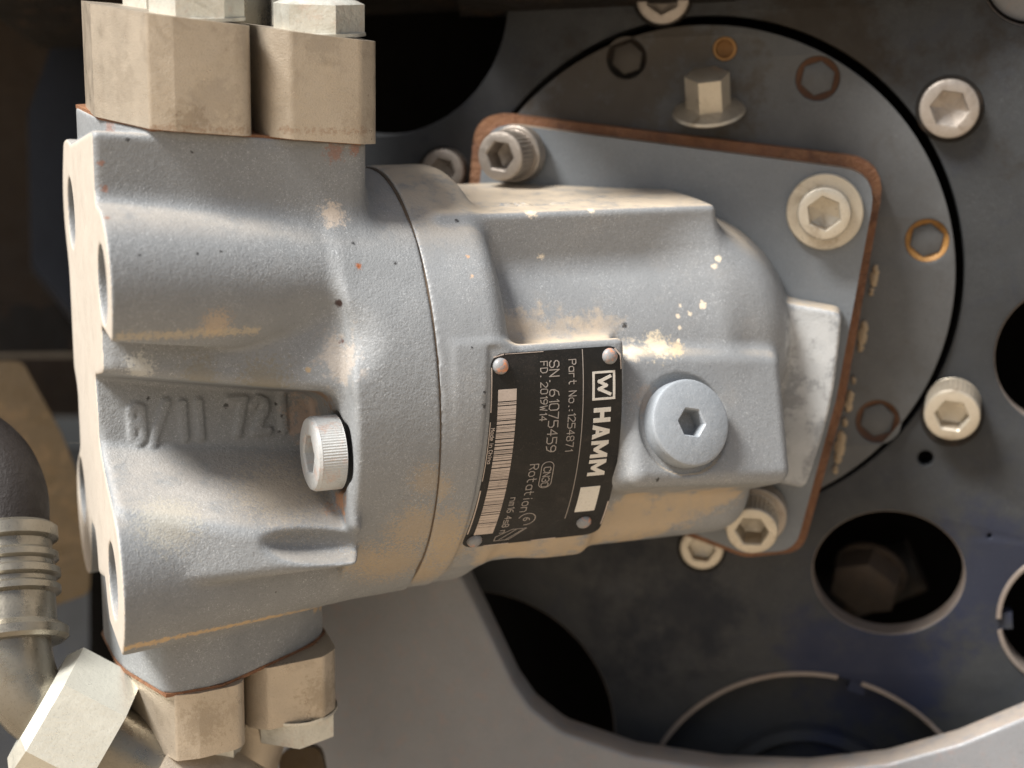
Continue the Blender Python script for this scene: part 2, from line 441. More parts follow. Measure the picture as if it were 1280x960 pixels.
def house_sdf(s, t, w):
    f32 = np.float32
    X = [C0[i]+A[i]*s+T0[i]*t+W0[i]*w for i in range(3)]
    q = [X[i]-F0[i] for i in range(3)]
    off = q[0]*N[0]+q[1]*N[1]+q[2]*N[2]
    c = [X[i]-FC[i] for i in range(3)]
    h = c[0]*N[0]+c[1]*N[1]+c[2]*N[2]; rr = np.sqrt(np.maximum(c[0]**2+c[1]**2+c[2]**2-h*h, 0))
    tr = t*cr+w*sr; wr = w*cr-t*sr
    d = np.maximum(sdcyl(s, t, w, -60, 106, 0, 0, 299.3, 34), 0.8-s)
    barrel = sdcyl(s, t, w, 45, 470, 0, 0, 240, 40)
    d = smin(d, barrel, 30)
    topb = sdbox(s, tr, wr, (240, 60, 20), (205, 196, 142), 9)
    d = smin(d, topb, 16)
    mk = None
    for st in ([(0, 14), (8, 14), (4, 8), (8, 4), (4, 0), (0, 2)], [(14, 0), (14, 14), (22, 14), (22, 0), (14, 0)], [(48, 7), (62, 7)]):
        e = stroke(s, wr, [(150+a*1.5, 95+b*1.5) for a, b in st], 2.6); mk = e if mk is None else np.minimum(mk, e)
    d = smin(d, np.maximum(mk, np.abs(tr-256)-3), 3)
    # drum-side dome about the shaft axis
    dr = rr-(182-70); dh = np.abs(h-20)-(125-70)
    dome = np.sqrt(np.maximum(dr, 0)**2+np.maximum(dh, 0)**2)+np.minimum(np.maximum(dr, dh), 0)-70
    d = smin(d, dome, 40)
    u_ = q[0]*U[0]+q[1]*U[1]+q[2]*U[2]; v_ = q[0]*V[0]+q[1]*V[1]+q[2]*V[2]
    rb = smax(sdpoly(u_, v_, RIB), np.abs(off-30)-36, 5)
    # nameplate pad
    pad = np.sqrt((t-TPAD+8)**2+(w+35)**2)-328
    d = smax(d, -np.maximum(np.maximum(-pad-0.5, 62+0.07*t-s), t-TPAD-3), 4)
    lim = 259+np.clip(-t, 0, 300)*(-0.06)
    pad = smax(smax(pad, s-lim, 10), t-TPAD, 8); pad = smax(pad, -s+30, 4); pad = smax(pad, -t-262, 4); pad = np.maximum(pad, -w)
    d = smin(d, pad, 18)
    # plug boss
    b = [X[i]-BC[i] for i in range(3)]
    ub = b[0]*bx[0]+b[1]*bx[1]+b[2]*bx[2]; vb = b[0]*by[0]+b[1]*by[1]+b[2]*by[2]; hb = b[0]*bn[0]+b[1]*bn[1]+b[2]*bn[2]
    sgn = 1.0
    box = sdbox(ub+0.12*vb*0, vb, hb, (8, -4, -115), (128, 92, 135), 20)
    d = smin(d, box, 21)
    # spot face round the plug
    pu = np.sqrt((ub-PLU)**2+(vb-PLV)**2)
    spot = smax(pu-68, np.abs(hb-26)-12, 3)
    d = smax(d, -spot, 5)
    # lower web towards the flange
    d = smin(d, sdbox(s, t, w, (330, -134, 50), (190, 124, 110), 60), 30)
    d = smin(d, rb, 12)
    d = smax(d, -(off-2), 2)
    # inner bore clears the shaft side
    return d
pp = hit(846, 533, bn, BC)-BC; PLU, PLV = pp@bx, pp@by
def trace(px, py, which):
    """world point where a sight line meets the casting"""
    d = nrm(P(px, py, 0)-EYE); k = 1850.0
    for _ in range(160):
        q = EYE+d*k-C0; c_ = (q@A, q@T, q@W) if which == 'c' else (q@A, q@T0, q@W0)
        e = float((cover_sdf if which == 'c' else house_sdf)(*[np.array([v_]) for v_ in c_])[0])
        if e < 0.3 or k > 2900: break
        k += max(0.3, e*0.6)
    return EYE+d*k
def bc(px, py, r, c, st, nz=0.06): q = trace(px, py, 'c'); return (q[0], q[1], q[2], r, c, st, nz)
def bh(px, py, r, c, st, nz=0.06): q = trace(px, py, 'h'); return (q[0], q[1], q[2], r, c, st, nz)
# ------------------------------------------------------------------ materials used
GREY = (0.212, 0.221, 0.226)
m_cast = paint('grey_cast_paint', GREY, rough=0.52, lump=0.8, speck=0.45, dust=0.4, bump=0.5, vary=0.12, edge=0.32, dust_col=(0.46, 0.40, 0.33), blobs=[
    *[bc(x_, y_, r_, (0.03, 0.03, 0.03), 0.95, 0.3) for x_, y_, r_ in ((175, 319, 2.4), (240, 190, 2.4), (160, 175, 3.5), (276, 314, 2.4), (442, 304, 3.4), (494, 329, 3.6), (247, 317, 2.4), (571, 276, 3), (345, 740, 2.4), (283, 507, 4.5), (345, 505, 3), (352, 520, 3), (349, 540, 3), (186, 498, 4))],
    bc(448, 332, 5, RUST, 0.9, 0.3), bc(450, 700, 45, ORANGE, 0.4, 0.3),
    *[bc(q, 811-(q-155)*0.212, 8, (0.48, 0.34, 0.19), 0.85, 0.12) for q in range(155, 440, 6)],
    *[bc(q, 757-(q-430)*0.26, 20, ORANGE, 0.75, 0.25) for q in (430, 455, 480, 500)],
    bc(520, 660, 50, ORANGE, 0.55, 0.3), bc(490, 705, 60, ORANGE, 0.6, 0.3), bc(535, 600, 30, ORANGE, 0.4, 0.3),
    bc(424, 379, 7, (0.03, 0.015, 0.012), 1.0, 0.02), bc(330, 478, 40, (0.2, 0.175, 0.12), 0.6, 0.2), bc(250, 470, 30, (0.2, 0.175, 0.12), 0.5, 0.2), bc(400, 492, 32, (0.26, 0.16, 0.09), 0.8, 0.1),
    bc(425, 625, 26, (0.55, 0.25, 0.10), 0.7), bc(390, 520, 42, (0.42, 0.31, 0.24), 0.7), bc(350, 615, 75, (0.55, 0.44, 0.30), 0.4, 0.25), bc(210, 650, 50, (0.5, 0.45, 0.33), 0.3, 0.25), bc(175, 460, 22, (0.7, 0.68, 0.6), 0.4, 0.2),
    *[bc(x_, 422-(x_-150)*0.05, 9, (0.46, 0.38, 0.26), 0.6, 0.25) for x_ in range(150, 320, 12)], bc(270, 405, 24, TAN, 0.5, 0.35), bc(430, 450, 40, (0.5, 0.42, 0.34), 0.45),
    bc(418, 191, 14, RUST, 0.5, 0.2), bc(444, 187, 9, RUST, 0.6, 0.2), bc(415, 268, 20, (0.6, 0.5, 0.4), 0.7, 0.15),
    bc(131, 235, 6, RUST, 0.6, 0.2), bc(126, 205, 5, RUST, 0.6, 0.2), bc(134, 272, 5, RUST, 0.6, 0.2), bc(137, 160, 14, RUST, 0.4, 0.2),
    bc(448, 333, 5, RUST, 1.0), bc(385, 463, 5, ORANGE, 0.9), bc(428, 427, 5, (0.1, 0.05, 0.04), 0.9)])
m_house = paint('grey_housing_paint', (0.228, 0.237, 0.243), rough=0.48, lump=0.8, coat=0.1, speck=0.4, dust=0.9, bump=0.3, vary=0.1, edge=0.45, dust_col=(0.52, 0.43, 0.32), blobs=[
    *[bh(x_, y_, r_, (0.02, 0.02, 0.02), 0.95, 0.3) for x_, y_, r_ in ((571, 276, 3.5), (606, 490, 3), (606, 508, 4.5), (590, 434, 2.2), (781, 407, 5), (822, 600, 4))],
    bh(848, 426, 4, CREAM, 0.9, 0.2), bh(862, 392, 4, CREAM, 0.8, 0.2), bh(850, 382, 3, CREAM, 0.8, 0.2), bh(1000, 420, 5, CREAM, 0.5, 0.2),
    *[bh(x_, y_, 40, (0.42, 0.43, 0.43), 0.75, 0.03) for x_, y_ in ((1010, 405), (1030, 430), (1015, 460), (1020, 500), (1000, 540), (990, 580), (1000, 430))], bh(822, 434, 26, (0.7, 0.6, 0.44), 0.9, 0.09), bh(845, 438, 16, (0.6, 0.48, 0.32), 0.9, 0.12), bh(790, 438, 22, CREAM, 0.6), bh(877, 381, 7, CREAM, 1.0, 0.12), bh(898, 323, 5, CREAM, 1.0, 0.1), bh(893, 332, 5, CREAM, 0.9, 0.1),
    bh(676, 321, 6, CREAM, 0.9, 0.12), bh(664, 266, 9, CREAM, 0.9, 0.15), bh(738, 262, 7, CREAM, 0.9, 0.15), bh(847, 395, 4, CREAM, 0.8), bh(850, 410, 4, CREAM, 0.8),
    bh(585, 321, 4, (0.6, 0.35, 0.2), 0.9), bh(590, 345, 5, (0.6, 0.4, 0.25), 0.9),
    bh(555, 665, 50, ORANGE, 0.6, 0.3), bh(520, 715, 60, ORANGE, 0.7, 0.3), bh(560, 690, 50, ORANGE, 0.6, 0.3), bh(548, 610, 24, ORANGE, 0.5, 0.3),
    *[bh(x_, y_, 52, (0.42, 0.33, 0.225), 0.85, 0.016) for x_, y_ in ((625, 684), (660, 684), (700, 682), (740, 678), (780, 668), (820, 652), (860, 634), (890, 618), (760, 660), (800, 640), (840, 625))],
    bh(808, 500, 24, (0.42, 0.30, 0.2), 0.35, 0.08), *[bh(x_, 414, 34, (0.50, 0.40, 0.29), 0.45, 0.025) for x_ in (640, 670, 700, 730, 755)]])
m_face = paint('dusty_machined_face', (0.47, 0.42, 0.355), rough=0.6, bump=0.12, vary=0.1, speck=0.0)
m_clamp = paint('plated_clamp_steel', (0.46, 0.395, 0.31), rough=0.36, metal=0.5, lump=0.3, speck=0.3, speck_col=(0.60, 0.54, 0.44), bump=0.45, grain=0.5, vary=0.22, edge=0.0, blobs=[(*bpt(-255, 405, 186), 42, (0.24, 0.2, 0.16), 0.3, 0.05), (*bpt(-285, 385, 186), 25, (0.2, 0.15, 0.1), 0.45, 0.12), (*bpt(-210, 470, 186), 30, (0.3, 0.25, 0.19), 0.3, 0.12), (*bpt(-75, 380, 186), 26, (0.25, 0.2, 0.15), 0.3, 0.12), (*bpt(-120, 475, 186), 30, (0.28, 0.24, 0.19), 0.4, 0.12), (*bpt(-350, 430, 120), 40, (0.3, 0.25, 0.19), 0.4, 0.05), (*bpt(-120, -400, 170), 40, (0.24, 0.19, 0.13), 0.5, 0.12), (*bpt(-290, -400, 186), 40, (0.26, 0.21, 0.15), 0.45, 0.12),
    *[(*bpt(q, 366+(-q)*0.035, 182), 7, (0.25, 0.14, 0.08), 0.4, 0.2) for q in range(-330, -60, 9)]], blot=0.45, blot_col=(0.26, 0.21, 0.155))
m_zinc = paint('zinc_bolt', (0.62, 0.61, 0.54), rough=0.38, metal=0.5, bump=0.25, vary=0.12, blot=0.4, blot_col=(0.25, 0.24, 0.18), rust=0.15)
m_bolt = paint('dusty_bolt_steel', (0.52, 0.47, 0.38), rough=0.36, metal=0.55, bump=0.25, vary=0.15, blot=0.6, blot_col=(0.22, 0.16, 0.10), dust=0.3, lump=0.6, speck=0.3)
m_boltd = paint('dull_bolt_steel', (0.34, 0.30, 0.26), rough=0.4, metal=0.6, bump=0.25, vary=0.2, blot=0.4, blot_col=(0.12, 0.08, 0.05))
m_pbolt = paint('painted_bolt', (0.50, 0.51, 0.50), rough=0.5, speck=0.3, bump=0.3, rust=0.35, rust_col=(0.34, 0.14, 0.06), vary=0.1)
m_plug = paint('painted_plug', (0.27, 0.295, 0.32), rough=0.42, speck=0.3, bump=0.18, vary=0.08, edge=0.3)
m_rustp = paint('rusty_plate_edge', (0.19, 0.085, 0.04), rough=0.7, bump=0.9, grain=0.2, vary=0.6, blot=0.8, blot_col=(0.05, 0.02, 0.012), rust=0.5, rust_col=(0.09, 0.032, 0.016), speck=0.7, speck_col=(0.46, 0.27, 0.12))
m_flange = paint('grey_flange_paint', (0.155, 0.172, 0.188), rough=0.45, speck=0.12, bump=0.2, vary=0.15, dust=0.5, edge=0.0)
m_rib = paint('bare_grey_boss', (0.40, 0.41, 0.41), rough=0.5, speck=0.5, bump=0.25, vary=0.1)
m_disc = paint('dusty_dark_disc', (0.088, 0.09, 0.091), spec=0.3, rough=0.5, bump=0.15, vary=0.3, blot=0.4, blot_col=(0.06, 0.05, 0.042), speck=0.06, blobs=[bl(760, 90, 450, 230, (0.055, 0.043, 0.03), 0.8, 0.015)])  # blob: brown dirt tint with overhead shade painted in, top left
m_drum = paint('dark_drum_plate', (0.036, 0.038, 0.040), spec=0.25, rough=0.5, bump=0.15, vary=0.3, blot=0.3, blot_col=(0.018, 0.023, 0.04), speck=0.05, blobs=[  # first blob paints the overhead shade into the top of the plate
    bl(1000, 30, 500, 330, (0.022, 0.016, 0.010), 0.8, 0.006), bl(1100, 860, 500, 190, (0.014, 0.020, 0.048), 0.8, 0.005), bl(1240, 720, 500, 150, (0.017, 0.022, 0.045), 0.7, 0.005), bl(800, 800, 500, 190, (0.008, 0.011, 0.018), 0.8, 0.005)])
m_frame = paint('grey_frame_paint', (0.19, 0.195, 0.205), rough=0.42, bump=0.12, vary=0.12, speck=0.08, dust=0.3, rust=0.08)
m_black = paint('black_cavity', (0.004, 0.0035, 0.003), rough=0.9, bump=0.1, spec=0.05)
m_inner = paint('dark_dirty_metal', (0.016, 0.014, 0.012), spec=0.2, rough=0.6, bump=0.3, blot=0.5, blot_col=(0.09, 0.05, 0.025))
m_brown = paint('brown_dirty_metal', (0.05, 0.034, 0.022), rough=0.7, bump=0.4, blot=0.7, blot_col=(0.03, 0.024, 0.02), vary=0.4)
m_yellow = paint('dirty_yellow_paint', (0.06, 0.036, 0.011), rough=0.6, bump=0.2, blot=0.5, blot_col=(0.14, 0.08, 0.03))
m_navy = paint('dark_navy_paint', (0.012, 0.016, 0.026), rough=0.5)
m_hose = paint('black_rubber', (0.016, 0.013, 0.012), rough=0.6, spec=0.25, bump=0.5)
m_elbow = paint('plated_tube_steel', (0.24, 0.22, 0.18), rough=0.3, metal=0.75, bump=0.12, vary=0.12, blot=0.2)
m_bright = paint('bright_zinc_nut', (0.66, 0.65, 0.57), rough=0.36, metal=0.5, bump=0.15, vary=0.06, blot=0.0)
m_name = paint('black_nameplate', (0.010, 0.010, 0.0095), spec=0.3, rough=0.42, bump=0.12, vary=0.4, speck=0.16, speck_col=(0.25, 0.2, 0.17), grain=0.5, blot=0.3, blot_col=(0.05, 0.04, 0.035))
m_silver = paint('silver_print', (0.66, 0.63, 0.57), rough=0.4, metal=0.1, bump=0.1, vary=0.12, blot=0.15)
m_dimsil = paint('worn_silver_print', (0.50, 0.42, 0.36), rough=0.5, bump=0.1, vary=0.25, blot=0.5, blot_col=(0.15, 0.11, 0.09))
m_patch = paint('worn_pale_patch', (0.66, 0.63, 0.56), rough=0.5, vary=0.2, blot=0.8, blot_col=(0.2, 0.18, 0.15), speck=0.5)
m_engr = paint('engraved_print', (0.30, 0.265, 0.235), rough=0.5, bump=0.1, vary=0.3)
m_rivet = paint('rivet_grey', (0.24, 0.245, 0.25), rough=0.4, bump=0.15, rust=0.9, rust_col=(0.45, 0.17, 0.07))
m_gold = paint('rusty_hole_rim', (0.36, 0.19, 0.06), rough=0.5, metal=0.2, bump=0.4, vary=0.4, blot=0.6, blot_col=(0.08, 0.03, 0.012))
m_rimd = paint('dark_rusty_rim', (0.09, 0.042, 0.022), rough=0.6, bump=0.3, vary=0.5, speck=0.3, speck_col=(0.35, 0.2, 0.08))
m_rim = paint('bare_cut_edge', (0.25, 0.21, 0.18), rough=0.5, metal=0.3, bump=0.2, vary=0.3, blot=0.4, blot_col=(0.2, 0.12, 0.07))
m_ground = paint('sandy_ground', (0.36, 0.29, 0.21), rough=0.9, bump=0.5, vary=0.2)
m_brownish = paint('dried_sealant', (0.36, 0.28, 0.18), rough=0.7, vary=0.4, bump=0.6)
m_seal = paint('dark_seal', (0.10, 0.07, 0.045), rough=0.7)

# ------------------------------------------------------------------ setting: ground under the machine
g = mesh_obj('ground', np.array([[-60000, -60000, -2600], [60000, -60000, -2600], [60000, 60000, -2600], [-60000, 60000, -2600.]]), [[0, 1, 2, 3]], m_ground, None, False)
tag(g, 'sandy ground under the machine', kind='structure')

# ================================================================== HYDRAULIC MOTOR
motor = thing('hydraulic_motor', 'grey painted cast hydraulic motor with black nameplate bolted to the dark round disc', 'hydraulic motor', C0)
cover = sdf_obj('end_cover', cover_sdf, (-406, -372, -330), (4, 396, 330), 2.6, BF, [m_cast, m_face], motor, cover_mats)

# bearing housing + bent body
housing = sdf_obj('housing', house_sdf, (-2, -330, -310), (660, 300, 345), 2.9, B0, [m_house], motor)
sealo = bm_obj('seal', lathe_bm([(0, -3), (297.6, -3), (297.6, 3), (0, 3)], 96), m_seal, motor, (C0, T0, W0, A))

# flange plate and rusty spacer plate behind it
fl_px = [(612, 158), (1098, 214), (1092, 300), (1045, 520), (988, 676), (560, 640)]
def rp(pxs, rad, off, grow=0.0):
    pts = [np.array(duv(x, y, off)) for x, y in pxs]
    c = sum(pts)/len(pts)
    return pts
flp = [duv(*p) for p in [(608, 152), (1098, 216), (1045, 500), (994, 688), (930, 692), (800, 640), (560, 600)]]
flp = round_poly(flp[::-1], [40, 60, 60, 40, 120, 52, 45])
DF = (F0, U, V, N)
flange = bm_obj('mounting_flange', prism_bm(flp, -44, 0, 3.5), m_flange, motor, DF)
spp = [duv(*p, -44) for p in [(594, 138), (1110, 200), (1055, 505), (1003, 690), (932, 697), (797, 648), (557, 608)]]
spp = round_poly(spp[::-1], [40, 60, 60, 40, 120, 60, 50])
spacer = bm_obj('spacer_plate', prism_bm(spp, -84, -45, 3), m_rustp, motor, DF)
def socket_bolt(parent, px, py, off, R, H, hexr, mat, n=N, washer=None, rot=0.3, knurl=1.2, name='socket_bolt', base=None):
    base = hit(px, py, N, F0+N*off) if base is None else base
    x, y, z = axes(n)
    if washer:
        wr_, wh, wm = washer
        prof = [(R*0.5, 0), (wr_-1, 0), (wr_, 1), (wr_, wh-2), (wr_-2, wh), (R*0.7, wh)]
        wob = bm_obj('washer', lathe_bm(prof, 56), wm, parent, (base, x, y, z))
        base = base+z*wh
    return bm_obj(name, cap_bm(R, H, hexr, H*0.85, knurl, rot=rot), mat, parent, (base, x, y, z))
socket_bolt(motor, 1031, 264, 0, 38, 30, 24, m_bolt, washer=(55, 12, m_bolt), rot=0.1)
socket_bolt(motor, 650, 192, 0, 36, 46, 22, m_boltd, n=nrm(N+U*-0.25), washer=(42, 24, m_boltd), rot=0.3)
socket_bolt(motor, 943, 636, 0, 38, 44, 24, m_bolt, n=nrm(N-V*0.25), washer=(49, 26, m_boltd), rot=0.5)
socket_bolt(motor, 600, 600, 0, 36, 40, 22, m_boltd, washer=(42, 20, m_boltd))

# screw plug
plo = BC+bx*PLU+by*PLV-bn*14
prof_x = nrm(bx)
bm_obj('screw_plug', cap_bm(59, 54, 20, 60, 0, ch=5, rot=0.4), m_plug, motor, (plo, bx, by, bn))
# painted cover bolt in the pocket
cb = bpt(-116, -88, 212, False)
cn = nrm(-A*1.0+W0*0.03)
x, y, z = axes(cn)
bm_obj('cover_bolt', cap_bm(48, 38, 27, 34, 0.7, ch=6, rot=0.5, seg=168), m_pbolt, motor, (cb, x, y, z))

# ------------------------------------------------------------------ nameplate
RP = 330.2
def np_pt(s, arc, h=0.0):
    """s along motor axis, arc length downwards from the pad's top, h above the plate base."""
    a = arc/RP; return bpt(s, TPAD-8-math.sin(a)*(RP+h)+0, -35+math.cos(a)*(RP+h), False)
PL_TOP = 2.0; PL_BOT = 296.0
def pl_xy(u, v):
    """u: 0 left .. 1 right edge of the plate, v: 0 top .. 1 bottom -> (s, arc)"""
    arc = PL_TOP+(PL_BOT-PL_TOP)*v
    sl = 70-8*v-10*v*v; sr_ = 251+2*v
    return sl+(sr_-sl)*u, arc
def grid_patch(name, inside, u0, u1, v0, v1, nu, nv, h0, h1, mat, parent): ...
def strip_obj(name, polys, mat, parent, h0, h1, sub=10.0):
    """polys: list of 2D polygons in plate space (x = u*176, y = v*294). Cut into bands so that they bend with the plate."""
    bm = bmesh.new()
    for p in polys:
        vs = [bm.verts.new((x, y, 0)) for x, y in p]
        try: bm.faces.new(vs)
        except ValueError: pass
    bmesh.ops.triangulate(bm, faces=bm.faces[:])
    ys = [v.co.y for v in bm.verts]; y = math.floor(min(ys)/sub)*sub+sub
    while y < max(ys):
        bmesh.ops.bisect_plane(bm, geom=bm.verts[:]+bm.edges[:]+bm.faces[:], plane_co=(0, y, 0), plane_no=(0, 1, 0)); y += sub
    bmesh.ops.recalc_face_normals(bm, faces=bm.faces)
    for f in bm.faces:
        if f.normal.z < 0: f.normal_flip()
    if h1 > h0:
        r = bmesh.ops.extrude_face_region(bm, geom=bm.faces[:])
        for g_ in r['geom']:
            if isinstance(g_, bmesh.types.BMVert): g_.co.z = 1
    V_ = []
    for v in bm.verts:
        s, arc = pl_xy(v.co.x/176, v.co.y/294); V_.append(np_pt(s, arc, h1 if v.co.z > 0.5 or h1 <= h0 else h0))
    bm.verts.index_update(); F = [[q.index for q in f.verts] for f in bm.faces]
    bm2 = bmesh.new(); vv = [bm2.verts.new(p) for p in V_]
    for f in F:
        try: bm2.faces.new([vv[i] for i in f])
        except ValueError: pass
    bm.free()
    return bm_obj(name, bm2, mat, parent, None, 30)
plate = strip_obj('nameplate', [rrect(0, 176, 0, 294, 17, 6)], m_name, motor, -3.0, 2.4)
H1 = 2.9
def offset_line(pts, wd):
    out = []
    for (x0, y0), (x1, y1) in zip(pts[:-1], pts[1:]):
        l = math.hypot(x1-x0, y1-y0) or 1; dx, dy = (x1-x0)/l*wd/2, (y1-y0)/l*wd/2
        out.append([(x0-dx+dy, y0-dy-dx), (x1+dx+dy, y1+dy-dx), (x1+dx-dy, y1+dy+dx), (x0-dx-dy, y0-dy+dx)])
    return out
GL = {'P': [[(0, 0), (0, 6), (3, 6), (4, 5), (4, 4), (3, 3), (0, 3)]], 'a': [[(4, 4), (4, 0)], [(4, 3), (3, 4), (1, 4), (0, 3), (0, 1), (1, 0), (3, 0), (4, 1)]], 'r': [[(0, 0), (0, 4)], [(0, 3), (1, 4), (3, 4)]],
 't': [[(1, 6), (1, 1), (2, 0), (3, 0)], [(0, 4), (3, 4)]], 'N': [[(0, 0), (0, 6), (4, 0), (4, 6)]], 'o': [[(0, 1), (0, 3), (1, 4), (3, 4), (4, 3), (4, 1), (3, 0), (1, 0), (0, 1)]],
 '.': [[(1, 0), (1.6, 0)]], ':': [[(1, 0.6), (1.6, 0.6)], [(1, 3), (1.6, 3)]], '1': [[(1, 5), (2, 6), (2, 0)]], '2': [[(0, 5), (1, 6), (3, 6), (4, 5), (4, 4), (0, 0), (4, 0)]],
 '5': [[(4, 6), (0, 6), (0, 3.5), (3, 3.5), (4, 2.5), (4, 1), (3, 0), (0, 0)]], '4': [[(3, 0), (3, 6), (0, 2), (4, 2)]], '8': [[(1, 3), (0, 4), (0, 5), (1, 6), (3, 6), (4, 5), (4, 4), (3, 3), (1, 3), (0, 2), (0, 1), (1, 0), (3, 0), (4, 1), (4, 2), (3, 3)]],
 '7': [[(0, 6), (4, 6), (1.5, 0)]], 'S': [[(4, 5), (3, 6), (1, 6), (0, 5), (0, 4), (1, 3), (3, 3), (4, 2), (4, 1), (3, 0), (1, 0), (0, 1)]], '6': [[(3.6, 6), (1.4, 5.4), (0, 3), (0, 1), (1, 0), (3, 0), (4, 1), (4, 2), (3, 3), (1, 3), (0, 2)]],
 '0': [[(0, 1), (0, 5), (1, 6), (3, 6), (4, 5), (4, 1), (3, 0), (1, 0), (0, 1)]], '9': [[(0.4, 0), (2.6, 0.6), (4, 3), (4, 5), (3, 6), (1, 6), (0, 5), (0, 4), (1, 3), (3, 3), (4, 4)]], 'F': [[(0, 0), (0, 6), (4, 6)], [(0, 3), (3, 3)]],
 'D': [[(0, 0), (0, 6), (2.5, 6), (4, 4.5), (4, 1.5), (2.5, 0), (0, 0)]], 'W': [[(0, 6), (1, 0), (2, 4), (3, 0), (4, 6)]], 'C': [[(4, 5), (3, 6), (1, 6), (0, 5), (0, 1), (1, 0), (3, 0), (4, 1)]], '3': [[(0, 5), (1, 6), (3, 6), (4, 5), (4, 4), (3, 3), (4, 2), (4, 1), (3, 0), (1, 0), (0, 1)], [(2, 3), (3, 3)]],
 'R': [[(0, 0), (0, 6), (3, 6), (4, 5), (4, 4), (3, 3), (0, 3)], [(2, 3), (4, 0)]], 'i': [[(1, 0), (1, 4)], [(1, 5.5), (1, 6)]], 'n': [[(0, 0), (0, 4)], [(0, 3), (1, 4), (3, 4), (4, 3), (4, 0)]], 'M': [[(0, 0), (0, 6), (2, 3), (4, 6), (4, 0)]],
 'd': [[(4, 6), (4, 0)], [(4, 3), (3, 4), (1, 4), (0, 3), (0, 1), (1, 0), (3, 0), (4, 1)]], 'e': [[(0, 2), (4, 2), (4, 3), (3, 4), (1, 4), (0, 3), (0, 1), (1, 0), (3, 0)]], 'h': [[(0, 0), (0, 6)], [(0, 3), (1, 4), (3, 4), (4, 3), (4, 0)]],
 'm': [[(0, 0), (0, 4), (2, 4), (2, 0)], [(2, 4), (4, 4), (4, 0)]], 's': [[(4, 4), (0, 4), (0, 2), (4, 2), (4, 0), (0, 0)]]}
def text_polys(txt, x, y, size, wd, adv=5.8):
    """reads downwards: letters' tops point to +x. x = baseline, y = start."""
    k = size/6; out = []; yy = y
    for ch in txt:
        for st in GL.get(ch, []): out += offset_line([(x+b*k, yy+a*k) for a, b in st], wd)
        yy += (adv if ch not in '.:i1' else adv*0.62)*k if ch != ' ' else 3.4*k
    return out
def print_obj(name, polys, mat, h=H1): return strip_obj(name, polys, mat, plate, 0, -1, 12) if False else strip_obj(name, polys, mat, plate, 2.0, h, 12)
print_obj('engraved_text', text_polys('Part No.:1254871', 104, 14, 9.5, 1.0, 5.6), m_engr)
print_obj('engraved_text', text_polys('SN. 61075459', 78, 14, 12.5, 1.2, 5.5), m_engr)
print_obj('engraved_text', text_polys('FD. 2019W14', 66, 14, 9, 1.0, 5.6), m_engr)
print_obj('engraved_text', text_polys('CN30', 79, 158, 9, 1.1, 5.4), m_engr)
ov = rrect(75.5, 91.5, 150, 190, 7.5, 8)
print_obj('engraved_outline', offset_line(ov+[ov[0]], 0.9), m_engr)
print_obj('engraved_text', text_polys('Rotation', 60, 152, 11, 1.1, 5.7), m_engr)
print_obj('engraved_text', text_polys('nm16 4s8 n', 43, 202, 8, 1.0, 5.8), m_engr)
arc = [(72+11*math.cos(math.radians(a)), 244+11*math.sin(math.radians(a))) for a in range(-160, 110, 15)]
print_obj('rotation_symbol', offset_line(arc, 1.1)+text_polys('6', 68, 241, 8, 1.0), m_engr)
print_obj('engraved_mark', offset_line([(40, 275), (58, 262), (76, 262), (58, 284), (40, 284), (40, 275)], 0.9)+offset_line([(46, 282), (64, 262)], 0.9)+offset_line([(54, 284), (72, 264)], 0.9), m_engr)
tag(print_obj('worn_edge', sum([offset_line([(x0_, y0_), (x1_, y1_)], w_) for x0_, y0_, x1_, y1_, w_ in ((1.2, 18, 1.2, 74, 1.4), (1.4, 88, 1.0, 170, 1.0), (1.2, 186, 1.6, 262, 1.6), (5, 4.2, 17, 1.4, 1.6), (20, 1.2, 70, 1.2, 0.8), (168, 4, 174.3, 12, 2.2), (174.6, 14, 174.8, 30, 1.3), (174.8, 226, 174.4, 270, 1.4), (90, 292.6, 120, 292.4, 1.6), (30, 292.8, 60, 292.8, 1.0))], []), m_dimsil), kind='stuff')
print_obj('small_print', text_polys('Made in China', 3.2, 96, 4.4, 0.7, 6.0), m_dimsil)
print_obj('dividing_line', offset_line([(123, 2), (123, 250)], 0.9), m_engr)
# logo: square frame with a zigzag, then the bold word
lx0, lx1, ly0, ly1 = 137.0, 165.0, 33.0, 68.0
print_obj('logo_frame', offset_line([(lx0, ly0), (lx1, ly0), (lx1, ly1), (lx0, ly1), (lx0, ly0)], 3.0), m_silver)
def bigw(): 
    pts = [(165, 42), (152, 49), (160, 53), (150, 58), (165, 66)]
    zz = [[(165, 42), (165, 47.5), (154, 50.5), (150, 46)], [(150, 46), (154, 50.5), (159, 53.5), (159, 56)], [(159, 51.5), (159, 56), (155, 58), (150, 55)], [(150, 55), (155, 58), (165, 62), (165, 68), (150, 61)]]
    return zz
print_obj('logo_mark', offset_line([(159, 39), (145, 45), (154, 50.5), (145, 55), (159, 62)], 4.2), m_silver)
def B(rects, x, y, k): return [[(x+b*k, y+a*k) for a, b in r] for r in rects]
Hh = [[(0, 0), (2.6, 0), (2.6, 10), (0, 10)], [(2.6, 3.8), (6, 3.8), (6, 6.2), (2.6, 6.2)], [(6, 0), (8.6, 0), (8.6, 10), (6, 10)]]
Aa = [[(0, 0), (2.7, 0), (5.4, 10), (3.2, 10)], [(6.1, 0), (8.8, 0), (5.6, 10), (3.4, 10)], [(2.4, 1.9), (6.4, 1.9), (5.9, 3.9), (2.9, 3.9)]]
